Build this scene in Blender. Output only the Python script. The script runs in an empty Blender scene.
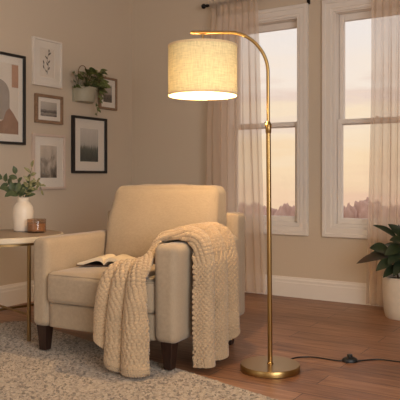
import bpy, bmesh, math, random
import numpy as np
from mathutils import Vector, Matrix, noise
R = math.radians
PI = math.pi
SC = bpy.context.scene
COL = SC.collection

# ------------------------------------------------------------------ camera
cam_d = bpy.data.cameras.new('camera')
cam = bpy.data.objects.new('camera', cam_d)
COL.objects.link(cam)
cam.location = (3.608, -4.580, 0.896)
cam.rotation_euler = (R(90), 0, R(32.35))
cam_d.sensor_width = 36
cam_d.lens = 36 * 660 / 400
cam_d.shift_y = -0.055
cam_d.clip_end = 600
SC.camera = cam

# ------------------------------------------------------------------ colour management
SC.view_settings.view_transform = 'Standard'
SC.view_settings.look = 'None'
SC.view_settings.gamma = 1
SC.view_settings.use_curve_mapping = False
SC.view_settings.exposure = 0.0
SC.cycles.transparent_max_bounces = 24
SC.cycles.max_bounces = 10
SC.cycles.sample_clamp_indirect = 6

# ------------------------------------------------------------------ sky (dusk)
W = bpy.data.worlds.new('dusk_sky')
SC.world = W
W.use_nodes = True
nt = W.node_tree
nt.nodes.clear()
out = nt.nodes.new('ShaderNodeOutputWorld')
bg = nt.nodes.new('ShaderNodeBackground')
bg.inputs['Strength'].default_value = 1.0
tc = nt.nodes.new('ShaderNodeTexCoord')
sep = nt.nodes.new('ShaderNodeSeparateXYZ')
nt.links.new(tc.outputs['Generated'], sep.inputs[0])
mp = nt.nodes.new('ShaderNodeMapping')
mp.inputs['Scale'].default_value = (3.0, 3.0, 22.0)
nt.links.new(tc.outputs['Generated'], mp.inputs[0])
nz = nt.nodes.new('ShaderNodeTexNoise')
nz.inputs['Scale'].default_value = 1.5
nz.inputs['Detail'].default_value = 5
nt.links.new(mp.outputs[0], nz.inputs['Vector'])
off = nt.nodes.new('ShaderNodeMath'); off.operation = 'MULTIPLY_ADD'
off.inputs[1].default_value = 0.22; off.inputs[2].default_value = -0.11
nt.links.new(nz.outputs['Fac'], off.inputs[0])
add = nt.nodes.new('ShaderNodeMath'); add.operation = 'ADD'
nt.links.new(sep.outputs['Z'], add.inputs[0]); nt.links.new(off.outputs[0], add.inputs[1])
mr = nt.nodes.new('ShaderNodeMapRange')
mr.inputs['From Min'].default_value = -0.08; mr.inputs['From Max'].default_value = 0.32
nt.links.new(add.outputs[0], mr.inputs['Value'])
cr = nt.nodes.new('ShaderNodeValToRGB')
el = cr.color_ramp.elements
def lin(r, g, b):
    f = lambda c: ((c / 255 + 0.055) / 1.055) ** 2.4 if c > 10 else c / 255 / 12.92
    return (f(r), f(g), f(b), 1)
stops = [(0.0, (240, 198, 170)), (0.10, (247, 210, 174)), (0.25, (253, 222, 182)), (0.40, (253, 230, 200)),
         (0.50, (240, 216, 200)), (0.58, (252, 236, 220)), (0.80, (246, 236, 229)), (1.0, (236, 230, 230))]
el[0].position = 0; el[0].color = lin(*stops[0][1])
el[1].position = 1; el[1].color = lin(*stops[-1][1])
for p, c in stops[1:-1]:
    e = el.new(p); e.color = lin(*c)
nt.links.new(mr.outputs[0], cr.inputs[0])
nt.links.new(cr.outputs[0], bg.inputs['Color'])
nt.links.new(bg.outputs[0], out.inputs[0])

# ------------------------------------------------------------------ added fill light, set in an invented opening of the right wall, behind the camera
ld = bpy.data.lights.new('side_fill_light', 'AREA')
ld.shape = 'RECTANGLE'; ld.size = 2.6; ld.size_y = 1.7
ld.energy = 104; ld.color = (0.95, 0.98, 1.0)
lo = bpy.data.objects.new('side_fill_light', ld)
COL.objects.link(lo)
lo.location = (5.16, -4.5, 1.45)
lo.rotation_euler = (R(90), 0, R(90))
lo.visible_glossy = True
# a second, smaller fill light, added in an invented opening behind the camera
ld2 = bpy.data.lights.new('rear_fill_light', 'AREA')
ld2.shape = 'RECTANGLE'; ld2.size = 1.5; ld2.size_y = 1.5
ld2.energy = 7; ld2.color = (0.96, 0.985, 1.0)
lo2 = bpy.data.objects.new('rear_fill_light', ld2)
COL.objects.link(lo2)
lo2.location = (1.3, -6.16, 1.45)
lo2.rotation_euler = (R(90), 0, 0)
LAMP = 740.0
LAMP_COL = (1.0, 0.69, 0.36)
# daylight portals of the two visible windows are added with the windows

# ================================================================== helpers
def tag(o, label=None, cat=None, group=None, kind=None):
    if label: o['label'] = label
    if cat: o['category'] = cat
    if group: o['group'] = group
    if kind: o['kind'] = kind
    return o

def empty(name, loc=(0, 0, 0), rz=0.0, parent=None):
    o = bpy.data.objects.new(name, None)
    COL.objects.link(o)
    o.location = loc
    o.rotation_euler = (0, 0, rz)
    o.empty_display_size = 0.1
    if parent: o.parent = parent
    return o

class MB:
    def __init__(s):
        s.v = []; s.f = []
    def add(s, V, F):
        n = len(s.v)
        s.v.extend([tuple(p) for p in V])
        s.f.extend([tuple(i + n for i in f) for f in F])
        return s
    def box(s, x0, x1, y0, y1, z0, z1):
        V = [(x, y, z) for z in (z0, z1) for y in (y0, y1) for x in (x0, x1)]
        F = [(0, 2, 3, 1), (4, 5, 7, 6), (0, 1, 5, 4), (2, 6, 7, 3), (0, 4, 6, 2), (1, 3, 7, 5)]
        return s.add(V, F)
    def lathe(s, prof, n=32, c=(0, 0, 0), close=True, a0=0, a1=2 * PI):
        full = abs(a1 - a0 - 2 * PI) < 1e-6
        m = n if full else n + 1
        V = []; F = []
        for r, z in prof:
            for k in range(m):
                a = a0 + (a1 - a0) * k / n
                V.append((c[0] + r * math.cos(a), c[1] + r * math.sin(a), c[2] + z))
        for i in range(len(prof) - 1):
            for k in range(n):
                k2 = (k + 1) % m
                F.append((i * m + k, i * m + k2, (i + 1) * m + k2, (i + 1) * m + k))
        if close and full:
            if prof[0][0] > 1e-6: F.append(tuple(reversed(range(m))))
            if prof[-1][0] > 1e-6: F.append(tuple((len(prof) - 1) * m + k for k in range(m)))
        return s.add(V, F)
    def tube(s, pts, r, n=10, closed=False):
        P = [Vector(p) for p in pts]
        N = len(P)
        rad = r if hasattr(r, '__len__') else [r] * N
        V = []; F = []
        up = None
        for i in range(N):
            a = P[(i - 1) % N] if (closed or i > 0) else P[i]
            b = P[(i + 1) % N] if (closed or i < N - 1) else P[i]
            t = (b - a)
            t = t.normalized() if t.length > 1e-9 else Vector((0, 0, 1))
            if up is None:
                up = Vector((0, 0, 1)) if abs(t.z) < 0.9 else Vector((1, 0, 0))
            sd = t.cross(up)
            sd = sd.normalized() if sd.length > 1e-6 else t.orthogonal().normalized()
            up = sd.cross(t).normalized()
            for k in range(n):
                q = 2 * PI * k / n
                V.append(P[i] + (sd * math.cos(q) + up * math.sin(q)) * rad[i])
        for i in range(N if closed else N - 1):
            j = (i + 1) % N
            for k in range(n):
                k2 = (k + 1) % n
                F.append((i * n + k, i * n + k2, j * n + k2, j * n + k))
        if not closed:
            F.append(tuple(reversed(range(n))))
            F.append(tuple((N - 1) * n + k for k in range(n)))
        return s.add(V, F)
    def leaf(s, base, tip, width, up=(0, 0, 1), fold=0.25, arch=0.08, n=7, sharp=0.85):
        b = Vector(base); a = Vector(tip) - b
        L = a.length
        sd = a.cross(Vector(up))
        sd = sd.normalized() if sd.length > 1e-6 else a.orthogonal().normalized()
        nr = sd.cross(a).normalized()
        V = []; F = []
        for i in range(n + 1):
            t = i / n
            w = width * 0.5 * max(0.03, math.sin(PI * min(1, t ** sharp)) ** 0.8)
            c = b + a * t + nr * (arch * L * math.sin(PI * t))
            for q in (-1, -0.5, 0, 0.5, 1):
                V.append(c + sd * (w * q) + nr * (fold * w * abs(q) ** 1.3))
        for i in range(n):
            for k in range(4):
                F.append((i * 5 + k, i * 5 + k + 1, i * 5 + 6 + k, i * 5 + 5 + k))
        return s.add(V, F)
    def map(s, fn):
        s.v = [tuple(fn(Vector(p))) for p in s.v]
        return s
    def build(s, name, mat=None, parent=None, smooth=True, bevel=0, segs=2, loc=None, auto=True):
        me = bpy.data.meshes.new(name)
        me.from_pydata(s.v, [], s.f)
        bm = bmesh.new(); bm.from_mesh(me)
        bmesh.ops.recalc_face_normals(bm, faces=bm.faces)
        bm.to_mesh(me); bm.free()
        o = bpy.data.objects.new(name, me)
        COL.objects.link(o)
        if mat: me.materials.append(mat)
        if smooth:
            me.polygons.foreach_set('use_smooth', [True] * len(me.polygons))
            if auto:
                me.set_sharp_from_angle(angle=R(38))
        if bevel:
            m = o.modifiers.new('bevel', 'BEVEL'); m.width = bevel; m.segments = segs
            m.limit_method = 'ANGLE'; m.angle_limit = R(38); m.harden_normals = False
        if parent: o.parent = parent
        if loc: o.location = loc
        return o

def cushion(hx, hy, hz, r, cuts=22, top=0.0, front=0.0, back=0.0, wrinkle=0.0, seed=0, fn=None, rnd=0.8):
    """rounded, padded block centred on the origin"""
    bm = bmesh.new()
    bmesh.ops.create_cube(bm, size=2)
    bmesh.ops.subdivide_edges(bm, edges=bm.edges[:], cuts=cuts, use_grid_fill=True)
    h = Vector((hx, hy, hz))
    for v in bm.verts:
        p = Vector([math.copysign(abs(c) ** rnd, c) for c in v.co])
        q = Vector([p[i] * h[i] for i in range(3)])
        inn = Vector([max(-(h[i] - r), min(h[i] - r, q[i])) for i in range(3)])
        d = q - inn
        if d.length > 1e-9: q = inn + d.normalized() * r
        fx, fy, fz = [max(0, 1 - p[i] * p[i]) for i in range(3)]
        if p.z > 0: q.z += top * (fx * fy) ** 0.6 * p.z
        if p.y < 0: q.y -= front * (fx * fz) ** 0.6 * -p.y
        if p.y > 0: q.y += back * (fx * fz) ** 0.6 * p.y
        if wrinkle:
            nn = noise.noise(Vector((q.x * 6 + seed, q.y * 6, q.z * 5))) * 0.6 + noise.noise(Vector((q.x * 14, q.y * 14 + seed, q.z * 11))) * 0.4
            nv = d.normalized() if d.length > 1e-9 else Vector((0, 0, 1))
            q += nv * nn * wrinkle
        if fn: q = fn(q)
        v.co = q
    V = [tuple(v.co) for v in bm.verts]
    bm.verts.index_update()
    F = [tuple(v.index for v in f.verts) for f in bm.faces]
    bm.free()
    m = MB(); m.add(V, F)
    return m

# ------------------------------------------------------------------ materials
def mat(name, col, rough=0.6, metal=0.0, **kw):
    m = bpy.data.materials.new(name)
    m.use_nodes = True
    b = m.node_tree.nodes['Principled BSDF']
    b.inputs['Base Color'].default_value = (*col[:3], 1)
    b.inputs['Roughness'].default_value = rough
    b.inputs['Metallic'].default_value = metal
    for k, v in kw.items():
        b.inputs[k].default_value = v
    return m
def nodes(m):
    t = m.node_tree
    return t, t.nodes, t.links, t.nodes['Principled BSDF']
def texcoord(t, scale=(1, 1, 1), kind='Object', rot=(0, 0, 0)):
    c = t.nodes.new('ShaderNodeTexCoord'); p = t.nodes.new('ShaderNodeMapping')
    p.inputs['Scale'].default_value = scale
    p.inputs['Rotation'].default_value = rot
    t.links.new(c.outputs[kind], p.inputs[0])
    return p.outputs[0]
def noise_tex(t, vec, scale, detail=4, rough=0.55, dist=0.0):
    n = t.nodes.new('ShaderNodeTexNoise')
    n.inputs['Scale'].default_value = scale; n.inputs['Detail'].default_value = detail
    n.inputs['Roughness'].default_value = rough; n.inputs['Distortion'].default_value = dist
    t.links.new(vec, n.inputs['Vector'])
    return n.outputs['Fac']
def ramp(t, fac, stops):
    r = t.nodes.new('ShaderNodeValToRGB')
    e = r.color_ramp.elements
    e[0].position = stops[0][0]; e[0].color = (*stops[0][1][:3], 1)
    e[1].position = stops[-1][0]; e[1].color = (*stops[-1][1][:3], 1)
    for p, c in stops[1:-1]:
        x = e.new(p); x.color = (*c[:3], 1)
    t.links.new(fac, r.inputs[0])
    return r.outputs[0]
def mix(t, fac, a, b, mode='MIX'):
    m = t.nodes.new('ShaderNodeMix'); m.data_type = 'RGBA'; m.blend_type = mode
    for sock, val in ((m.inputs[0], fac), (m.inputs[6], a), (m.inputs[7], b)):
        if hasattr(val, 'links') or isinstance(val, bpy.types.NodeSocket): t.links.new(val, sock)
        elif isinstance(val, (int, float)): sock.default_value = val
        else: sock.default_value = (*val[:3], 1)
    return m.outputs[2]
def math_n(t, op, a, b=0.0):
    m = t.nodes.new('ShaderNodeMath'); m.operation = op
    for i, val in enumerate((a, b)):
        if isinstance(val, bpy.types.NodeSocket): t.links.new(val, m.inputs[i])
        else: m.inputs[i].default_value = val
    return m.outputs[0]
def bump(t, b, h, strength=0.3, dist=0.002):
    n = t.nodes.new('ShaderNodeBump')
    n.inputs['Strength'].default_value = strength; n.inputs['Distance'].default_value = dist
    t.links.new(h, n.inputs['Height']); t.links.new(n.outputs[0], b.inputs['Normal'])
def scl(c, k): return tuple(x * k for x in c[:3])

def speckled(name, col, rough=0.8, scale=60, amt=0.12, bs=0.2, bd=0.002, stretch=(1, 1, 1), **kw):
    m = mat(name, col, rough, **kw)
    t, N, L, b = nodes(m)
    v = texcoord(t, stretch)
    f = noise_tex(t, v, scale, 4)
    L.new(ramp(t, f, [(0.3, scl(col, 1 - amt)), (0.7, scl(col, 1 + amt))]), b.inputs['Base Color'])
    bump(t, b, f, bs, bd)
    return m

M = {}
M['wall'] = speckled('wall_paint', lin(208, 191, 169), 0.75, 90, 0.015, 0.06, 0.001)
M['ceiling'] = mat('ceiling_paint', lin(215, 205, 192), 0.8)
M['trim'] = mat('trim_paint', lin(234, 225, 215), 0.42)

# linen upholstery
def linen(name, col, amt=0.13):
    m = mat(name, col, 0.88, **{'Sheen Weight': 0.25, 'Sheen Roughness': 0.5})
    t, N, L, b = nodes(m)
    w1 = noise_tex(t, texcoord(t, (700, 60, 700)), 1, 3)
    w2 = noise_tex(t, texcoord(t, (60, 700, 60)), 1, 3)
    big = noise_tex(t, texcoord(t), 7, 3)
    s = math_n(t, 'ADD', math_n(t, 'ADD', math_n(t, 'MULTIPLY', w1, 0.4), math_n(t, 'MULTIPLY', w2, 0.4)), math_n(t, 'MULTIPLY', big, 0.2))
    L.new(ramp(t, s, [(0.36, scl(col, 1 - amt)), (0.64, scl(col, 1 + amt))]), b.inputs['Base Color'])
    bump(t, b, s, 0.35, 0.0015)
    return m
M['linen'] = linen('beige_linen', lin(170, 149, 123))
M['piping'] = linen('beige_piping', lin(156, 136, 110))
M['dark_wood'] = speckled('dark_walnut', lin(48, 30, 22), 0.38, 40, 0.3, 0.05, 0.001, (4, 4, 0.6))

def wool(name, col):
    m = mat(name, col, 0.95, **{'Sheen Weight': 0.3})
    t, N, L, b = nodes(m)
    f = noise_tex(t, texcoord(t), 260, 3)
    g = noise_tex(t, texcoord(t), 9, 3)
    s = math_n(t, 'ADD', math_n(t, 'MULTIPLY', f, 0.6), math_n(t, 'MULTIPLY', g, 0.4))
    L.new(ramp(t, s, [(0.35, scl(col, 0.8)), (0.65, scl(col, 1.15))]), b.inputs['Base Color'])
    bump(t, b, f, 0.5, 0.002)
    return m
M['throw'] = wool('oatmeal_wool', lin(186, 158, 124))
# rug: oatmeal loops with darker flecks
m = mat('rug_wool', lin(186, 164, 138), 0.97, **{'Sheen Weight': 0.2})
t, N, L, b = nodes(m)
vo = N.new('ShaderNodeTexVoronoi'); vo.inputs['Scale'].default_value = 88
L.new(texcoord(t, (1, 1, 0.4)), vo.inputs['Vector'])
sp = N.new('ShaderNodeSeparateColor'); L.new(vo.outputs['Color'], sp.inputs[0])
fl = ramp(t, sp.outputs[0], [(0.0, lin(70, 60, 50)), (0.16, lin(112, 98, 82)), (0.40, lin(168, 149, 127)), (1.0, lin(204, 184, 160))])
f = noise_tex(t, texcoord(t), 300, 3)
L.new(mix(t, 0.35, fl, ramp(t, f, [(0.35, lin(118, 102, 84)), (0.65, lin(202, 181, 156))])), b.inputs['Base Color'])
bump(t, b, f, 0.6, 0.003)
M['rug'] = m

# floor planks
m = mat('oak_planks', lin(120, 82, 58), 0.38)
t, N, L, b = nodes(m)
vec = texcoord(t)
br = N.new('ShaderNodeTexBrick')
br.offset = 0.37; br.offset_frequency = 2
br.inputs['Scale'].default_value = 1.0
br.inputs['Brick Width'].default_value = 1.25
br.inputs['Row Height'].default_value = 0.145
br.inputs['Mortar Size'].default_value = 0.0024
br.inputs['Mortar Smooth'].default_value = 0.2
br.inputs['Color1'].default_value = (0.1, 0.1, 0.1, 1)
br.inputs['Color2'].default_value = (0.9, 0.9, 0.9, 1)
br.inputs['Mortar'].default_value = (0.5, 0.5, 0.5, 1)
L.new(vec, br.inputs['Vector'])
g1 = noise_tex(t, texcoord(t, (1.6, 26, 1)), 2.2, 6, 0.6, 0.6)
g2 = noise_tex(t, texcoord(t, (3, 90, 1)), 3.0, 4)
big = noise_tex(t, texcoord(t, (1, 2.5, 1)), 1.6, 3)
s = math_n(t, 'ADD', math_n(t, 'MULTIPLY', g1, 0.55), math_n(t, 'ADD', math_n(t, 'MULTIPLY', g2, 0.2), math_n(t, 'MULTIPLY', big, 0.25)))
wood = ramp(t, s, [(0.32, lin(84, 54, 36)), (0.45, lin(132, 90, 62)), (0.56, lin(152, 106, 74)), (0.68, lin(180, 132, 95))])
plank = mix(t, 0.30, wood, br.outputs['Color'], 'SOFT_LIGHT')
seam = ramp(t, br.outputs['Fac'], [(0.0, (1, 1, 1)), (1.0, (0.22, 0.18, 0.16))])
L.new(mix(t, 1.0, plank, seam, 'MULTIPLY'), b.inputs['Base Color'])
L.new(ramp(t, g1, [(0.3, (0.46,) * 3), (0.7, (0.34,) * 3)]), b.inputs['Roughness'])
hh = math_n(t, 'SUBTRACT', math_n(t, 'MULTIPLY', s, 0.25), br.outputs['Fac'])
bump(t, b, hh, 0.25, 0.002)
M['floor'] = m

M['brass'] = mat('brushed_brass', lin(166, 134, 84), 0.3, 1.0)
t, N, L, b = nodes(M['brass'])
bump(t, b, noise_tex(t, texcoord(t, (40, 40, 400)), 4, 2), 0.08, 0.0005)
M['aged_brass'] = mat('aged_brass', lin(150, 122, 82), 0.4, 1.0)
M['black'] = mat('black_plastic', lin(24, 22, 22), 0.45)
M['black_metal'] = mat('black_metal', lin(28, 24, 22), 0.4, 0.6)
M['black_frame'] = speckled('black_wood', lin(30, 26, 25), 0.42, 30, 0.2, 0.05, 0.001, (6, 1, 6))
M['white_frame'] = mat('white_wood', lin(226, 216, 204), 0.5)
M['blush_frame'] = mat('blush_white_wood', lin(212, 190, 174), 0.5)
M['oak_frame'] = speckled('oak_frame', lin(142, 112, 86), 0.5, 30, 0.25, 0.1, 0.001, (3, 1, 3))
M['mat_board'] = mat('mat_board', lin(232, 222, 208), 0.85)
M['paper'] = mat('paper', lin(226, 214, 198), 0.85)
M['page'] = mat('page_paper', lin(222, 202, 172), 0.85)
M['cover'] = mat('book_cover', lin(74, 52, 42), 0.6)
M['ceramic'] = speckled('off_white_ceramic', lin(222, 208, 190), 0.35, 18, 0.04, 0.03, 0.001)
M['pot_ceramic'] = speckled('matte_white_ceramic', lin(206, 192, 174), 0.55, 25, 0.05, 0.05, 0.001)
M['sage_ceramic'] = speckled('pale_sage_ceramic', lin(170, 163, 141), 0.5, 25, 0.05, 0.05, 0.001)
M['soil'] = speckled('soil', lin(48, 36, 28), 0.95, 120, 0.4, 0.8, 0.01)
M['stem'] = mat('green_stem', lin(88, 92, 58), 0.6)
M['bark'] = mat('brown_stem', lin(86, 66, 48), 0.8)
M['wax'] = mat('candle_wax', lin(176, 142, 112), 0.5, **{'Subsurface Weight': 0.0})
M['taupe_wood'] = speckled('taupe_wood', lin(160, 138, 116), 0.5, 14, 0.08, 0.03, 0.001, (1, 8, 1))
M['stone'] = speckled('pale_stone', lin(206, 190, 166), 0.4, 12, 0.06, 0.02, 0.001)

def leafmat(name, c1, c2, rough=0.38, scale=8, under=None, var=None):
    m = mat(name, c1, rough)
    t, N, L, b = nodes(m)
    f = noise_tex(t, texcoord(t), scale, 4)
    col = ramp(t, f, [(0.35, c1), (0.65, c2)])
    if var:
        g = noise_tex(t, texcoord(t), scale * 7, 3)
        col = mix(t, ramp(t, g, [(0.58, (0, 0, 0)), (0.66, (1, 1, 1))]), col, var)
    if under:
        ge = N.new('ShaderNodeNewGeometry')
        col = mix(t, ge.outputs['Backfacing'], col, under)
    L.new(col, b.inputs['Base Color'])
    return m
M['rubber_leaf'] = leafmat('dark_rubber_leaf', lin(34, 44, 30), lin(52, 62, 40), 0.3, 9)
M['red_leaf'] = leafmat('reddish_rubber_leaf', lin(70, 42, 34), lin(58, 54, 38), 0.35, 9)
M['olive_leaf'] = leafmat('olive_leaf', lin(60, 74, 46), lin(90, 100, 66), 0.5, 20)
M['pale_leaf'] = leafmat('pale_sprig_leaf', lin(120, 120, 78), lin(150, 142, 100), 0.55, 30)
M['pothos_leaf'] = leafmat('pothos_leaf', lin(70, 82, 42), lin(108, 116, 62), 0.42, 18, var=lin(176, 174, 120))
M['far_foliage'] = speckled('haze_tinted_foliage', lin(208, 172, 156), 0.95, 0.8, 0.12, 0.0, 0.001)  # pale mauve puts the distance haze into the leaf colour
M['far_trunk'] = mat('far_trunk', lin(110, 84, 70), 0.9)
M['ground'] = mat('far_ground', lin(150, 124, 104), 0.95)

def glassy(name, gloss=0.06, tint=(1, 1, 1)):
    m = bpy.data.materials.new(name); m.use_nodes = True
    t = m.node_tree; t.nodes.clear()
    o = t.nodes.new('ShaderNodeOutputMaterial')
    tr = t.nodes.new('ShaderNodeBsdfTransparent'); tr.inputs[0].default_value = (*tint, 1)
    gl = t.nodes.new('ShaderNodeBsdfGlossy'); gl.inputs['Roughness'].default_value = 0.02
    fr = t.nodes.new('ShaderNodeFresnel'); ge = t.nodes.new('ShaderNodeNewGeometry')
    ir = t.nodes.new('ShaderNodeMapRange'); ir.inputs['To Min'].default_value = 1.45; ir.inputs['To Max'].default_value = 1 / 1.45
    t.links.new(ge.outputs['Backfacing'], ir.inputs['Value']); t.links.new(ir.outputs[0], fr.inputs['IOR'])
    mx = t.nodes.new('ShaderNodeMixShader')
    t.links.new(fr.outputs[0], mx.inputs[0])
    t.links.new(tr.outputs[0], mx.inputs[1]); t.links.new(gl.outputs[0], mx.inputs[2])
    t.links.new(mx.outputs[0], o.inputs[0])
    return m
M['glass'] = glassy('clear_glass')
M['amber'] = glassy('amber_glass', tint=(0.88, 0.80, 0.73))

def cloth_through(name, col, transp, transl, weave=None):
    """thin woven cloth: open weave lets some light straight through, the threads scatter the rest"""
    m = bpy.data.materials.new(name); m.use_nodes = True
    t = m.node_tree; t.nodes.clear()
    o = t.nodes.new('ShaderNodeOutputMaterial')
    df = t.nodes.new('ShaderNodeBsdfDiffuse'); tl = t.nodes.new('ShaderNodeBsdfTranslucent')
    tr = t.nodes.new('ShaderNodeBsdfTransparent')
    df.inputs[0].default_value = (*col[:3], 1); tl.inputs[0].default_value = (*col[:3], 1)
    if weave:
        a = noise_tex(t, texcoord(t, (25, 25, 330)), 1, 3)
        bb = noise_tex(t, texcoord(t, (330, 330, 25)), 1, 3)
        s = math_n(t, 'MULTIPLY', math_n(t, 'ADD', a, bb), 0.5)
        c = ramp(t, s, [(0.36, scl(col, 1 - weave)), (0.60, scl(col, 1 + weave * 0.6))])
        t.links.new(c, df.inputs[0]); t.links.new(c, tl.inputs[0])
    m1 = t.nodes.new('ShaderNodeMixShader'); m1.inputs[0].default_value = transl
    t.links.new(df.outputs[0], m1.inputs[1]); t.links.new(tl.outputs[0], m1.inputs[2])
    m2 = t.nodes.new('ShaderNodeMixShader'); m2.inputs[0].default_value = transp
    t.links.new(m1.outputs[0], m2.inputs[1]); t.links.new(tr.outputs[0], m2.inputs[2])
    t.links.new(m2.outputs[0], o.inputs[0])
    return m
M['sheer'] = cloth_through('sheer_linen', lin(240, 220, 200), 0.42, 0.5)
M['shade'] = cloth_through('linen_shade', lin(232, 214, 166), 0.0, 0.0195, 0.20)
M['shade_rim'] = linen('shade_rim', lin(226, 198, 152))

def emit(name, col, s):
    m = bpy.data.materials.new(name); m.use_nodes = True
    t = m.node_tree; t.nodes.clear()
    o = t.nodes.new('ShaderNodeOutputMaterial'); e = t.nodes.new('ShaderNodeEmission')
    e.inputs[0].default_value = (*col, 1); e.inputs[1].default_value = s
    t.links.new(e.outputs[0], o.inputs[0])
    return m
M['bulb'] = emit('lit_bulb', LAMP_COL, LAMP)

# ================================================================== the room
RX, RY, RZ = 5.2, -6.2, 2.62
def structure(name, mb, m, **kw):
    return tag(mb.build(name, m, smooth=False, **kw), kind='structure')
structure('floor', MB().box(0, RX, RY, 0, -0.1, 0), M['floor'])
structure('ceiling', MB().box(-0.12, RX + 0.12, RY - 0.12, 0.12, RZ, RZ + 0.1), M['ceiling'])
structure('wall_left', MB().box(-0.12, 0, RY - 0.12, 0.12, -0.1, RZ), M['wall'])
def holed_wall(y0, y1, x0, x1, holes):
    mb = MB(); x = x0
    for a, bx, z0, z1 in holes:
        mb.box(x, a, y0, y1, -0.1, RZ); mb.box(a, bx, y0, y1, -0.1, z0); mb.box(a, bx, y0, y1, z1, RZ); x = bx
    mb.box(x, x1, y0, y1, -0.1, RZ)
    return mb
OZ0, OZ1 = 0.55, 2.11
OPEN = [(0.98, 1.58), (1.86, 2.46)]
structure('wall_back', holed_wall(0, 0.12, 0, RX, [(a, b, OZ0, OZ1) for a, b in OPEN]), M['wall'])
structure('wall_front', holed_wall(RY - 0.12, RY, 0, RX, [(0.5, 2.1, 0.65, 2.25)]), M['wall'])
structure('wall_right', MB().box(RX, RX + 0.12, RY - 0.12, -5.85, -0.1, RZ).box(RX, RX + 0.12, -3.15, 0.12, -0.1, RZ).box(RX, RX + 0.12, -5.85, -3.15, -0.1, 0.55).box(RX, RX + 0.12, -5.85, -3.15, 2.35, RZ), M['wall'])

def baseboard(name, L_, rz, loc):
    prof = [(0, 0), (-0.016, 0), (-0.016, 0.105), (-0.012, 0.112), (-0.012, 0.128), (-0.006, 0.138), (-0.004, 0.15), (0, 0.15)]
    V = [(x, y, z) for x in (0, L_) for y, z in prof]
    n = len(prof)
    F = [(i, (i + 1) % n, n + (i + 1) % n, n + i) for i in range(n)] + [tuple(range(n)), tuple(range(n, 2 * n))]
    o = structure(name, MB().add(V, F), M['trim'])
    o.rotation_euler.z = rz; o.location = loc
baseboard('baseboard_back', RX, 0, (0, 0, 0))
baseboard('baseboard_left', -RY, R(90), (0, RY, 0))

def rect_ring(mb, x0, x1, z0, z1, w, y0, y1, steps=None):
    """four mitred bars around an opening x0..x1, z0..z1, bar width w outwards, from depth y0 to y1"""
    prof = steps or [(0, y0), (0, y1), (w, y1), (w, y0)]
    V = []; F = []
    n = len(prof)
    for cx, cz, sx, sz in ((x0, z0, -1, -1), (x1, z0, 1, -1), (x1, z1, 1, 1), (x0, z1, -1, 1)):
        for o_, y in prof: V.append((cx + sx * o_, y, cz + sz * o_))
    for k in range(4):
        for i in range(n):
            a = k * n; b2 = ((k + 1) % 4) * n; j = (i + 1) % n
            F.append((a + i, a + j, b2 + j, b2 + i))
    return mb.add(V, F)

for k, (a, b2) in enumerate(OPEN):
    wn = tag(empty('window_%d' % (k + 1), ((a + b2) / 2, 0, OZ0)), kind='structure')
    hw = (b2 - a) / 2; H_ = OZ1 - OZ0
    # casing with stepped moulding
    st = [(-0.004, 0.002), (-0.004, -0.014), (0.012, -0.014), (0.018, -0.020), (0.052, -0.020), (0.058, -0.027), (0.080, -0.027), (0.084, -0.022), (0.084, 0.002)]
    rect_ring(MB(), -hw, hw, 0, H_, 0, 0, 0, st).build('casing', M['trim'], wn, smooth=False)
    rect_ring(MB(), -hw + 0.012, hw - 0.012, 0.012, H_ - 0.012, 0.012, 0.002, 0.118).build('jamb', M['trim'], wn, smooth=False)
    mid = 1.305 - OZ0
    for (z0, z1, y0, top, bot) in ((0.012, mid + 0.02, 0.042, 0.035, 0.042), (mid - 0.02, H_ - 0.012, 0.080, 0.05, 0.038)):
        mb = MB(); s_ = 0.034
        X0, X1 = -hw + 0.013, hw - 0.013
        mb.box(X0, X0 + s_, y0, y0 + 0.034, z0, z1); mb.box(X1 - s_, X1, y0, y0 + 0.034, z0, z1)
        mb.box(X0 + s_, X1 - s_, y0, y0 + 0.034, z0, z0 + bot); mb.box(X0 + s_, X1 - s_, y0, y0 + 0.034, z1 - top, z1)
        sh = mb.build('sash', M['trim'], wn, smooth=False, bevel=0.004)
        MB().box(X0 + s_ - 0.004, X1 - s_ + 0.004, y0 + 0.016, y0 + 0.019, z0 + bot - 0.004, z1 - top + 0.004).build('pane', M['glass'], sh, smooth=False)
    if k == 1 or k == 0:
        MB().lathe([(0.0, 0), (0.012, 0.0), (0.012, 0.006), (0.006, 0.012), (0.0, 0.014)], 12, (0, 0.06, mid + 0.02)).build('sash_lock', M['aged_brass'], wn)
    pl = bpy.data.lights.new('window_daylight', 'AREA')
    pl.shape = 'RECTANGLE'; pl.size = b2 - a; pl.size_y = H_
    pl.cycles.is_portal = True
    po = bpy.data.objects.new('window_daylight', pl); COL.objects.link(po)
    po.location = ((a + b2) / 2, 0.16, (OZ0 + OZ1) / 2); po.rotation_euler = (R(-90), 0, 0)

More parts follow.
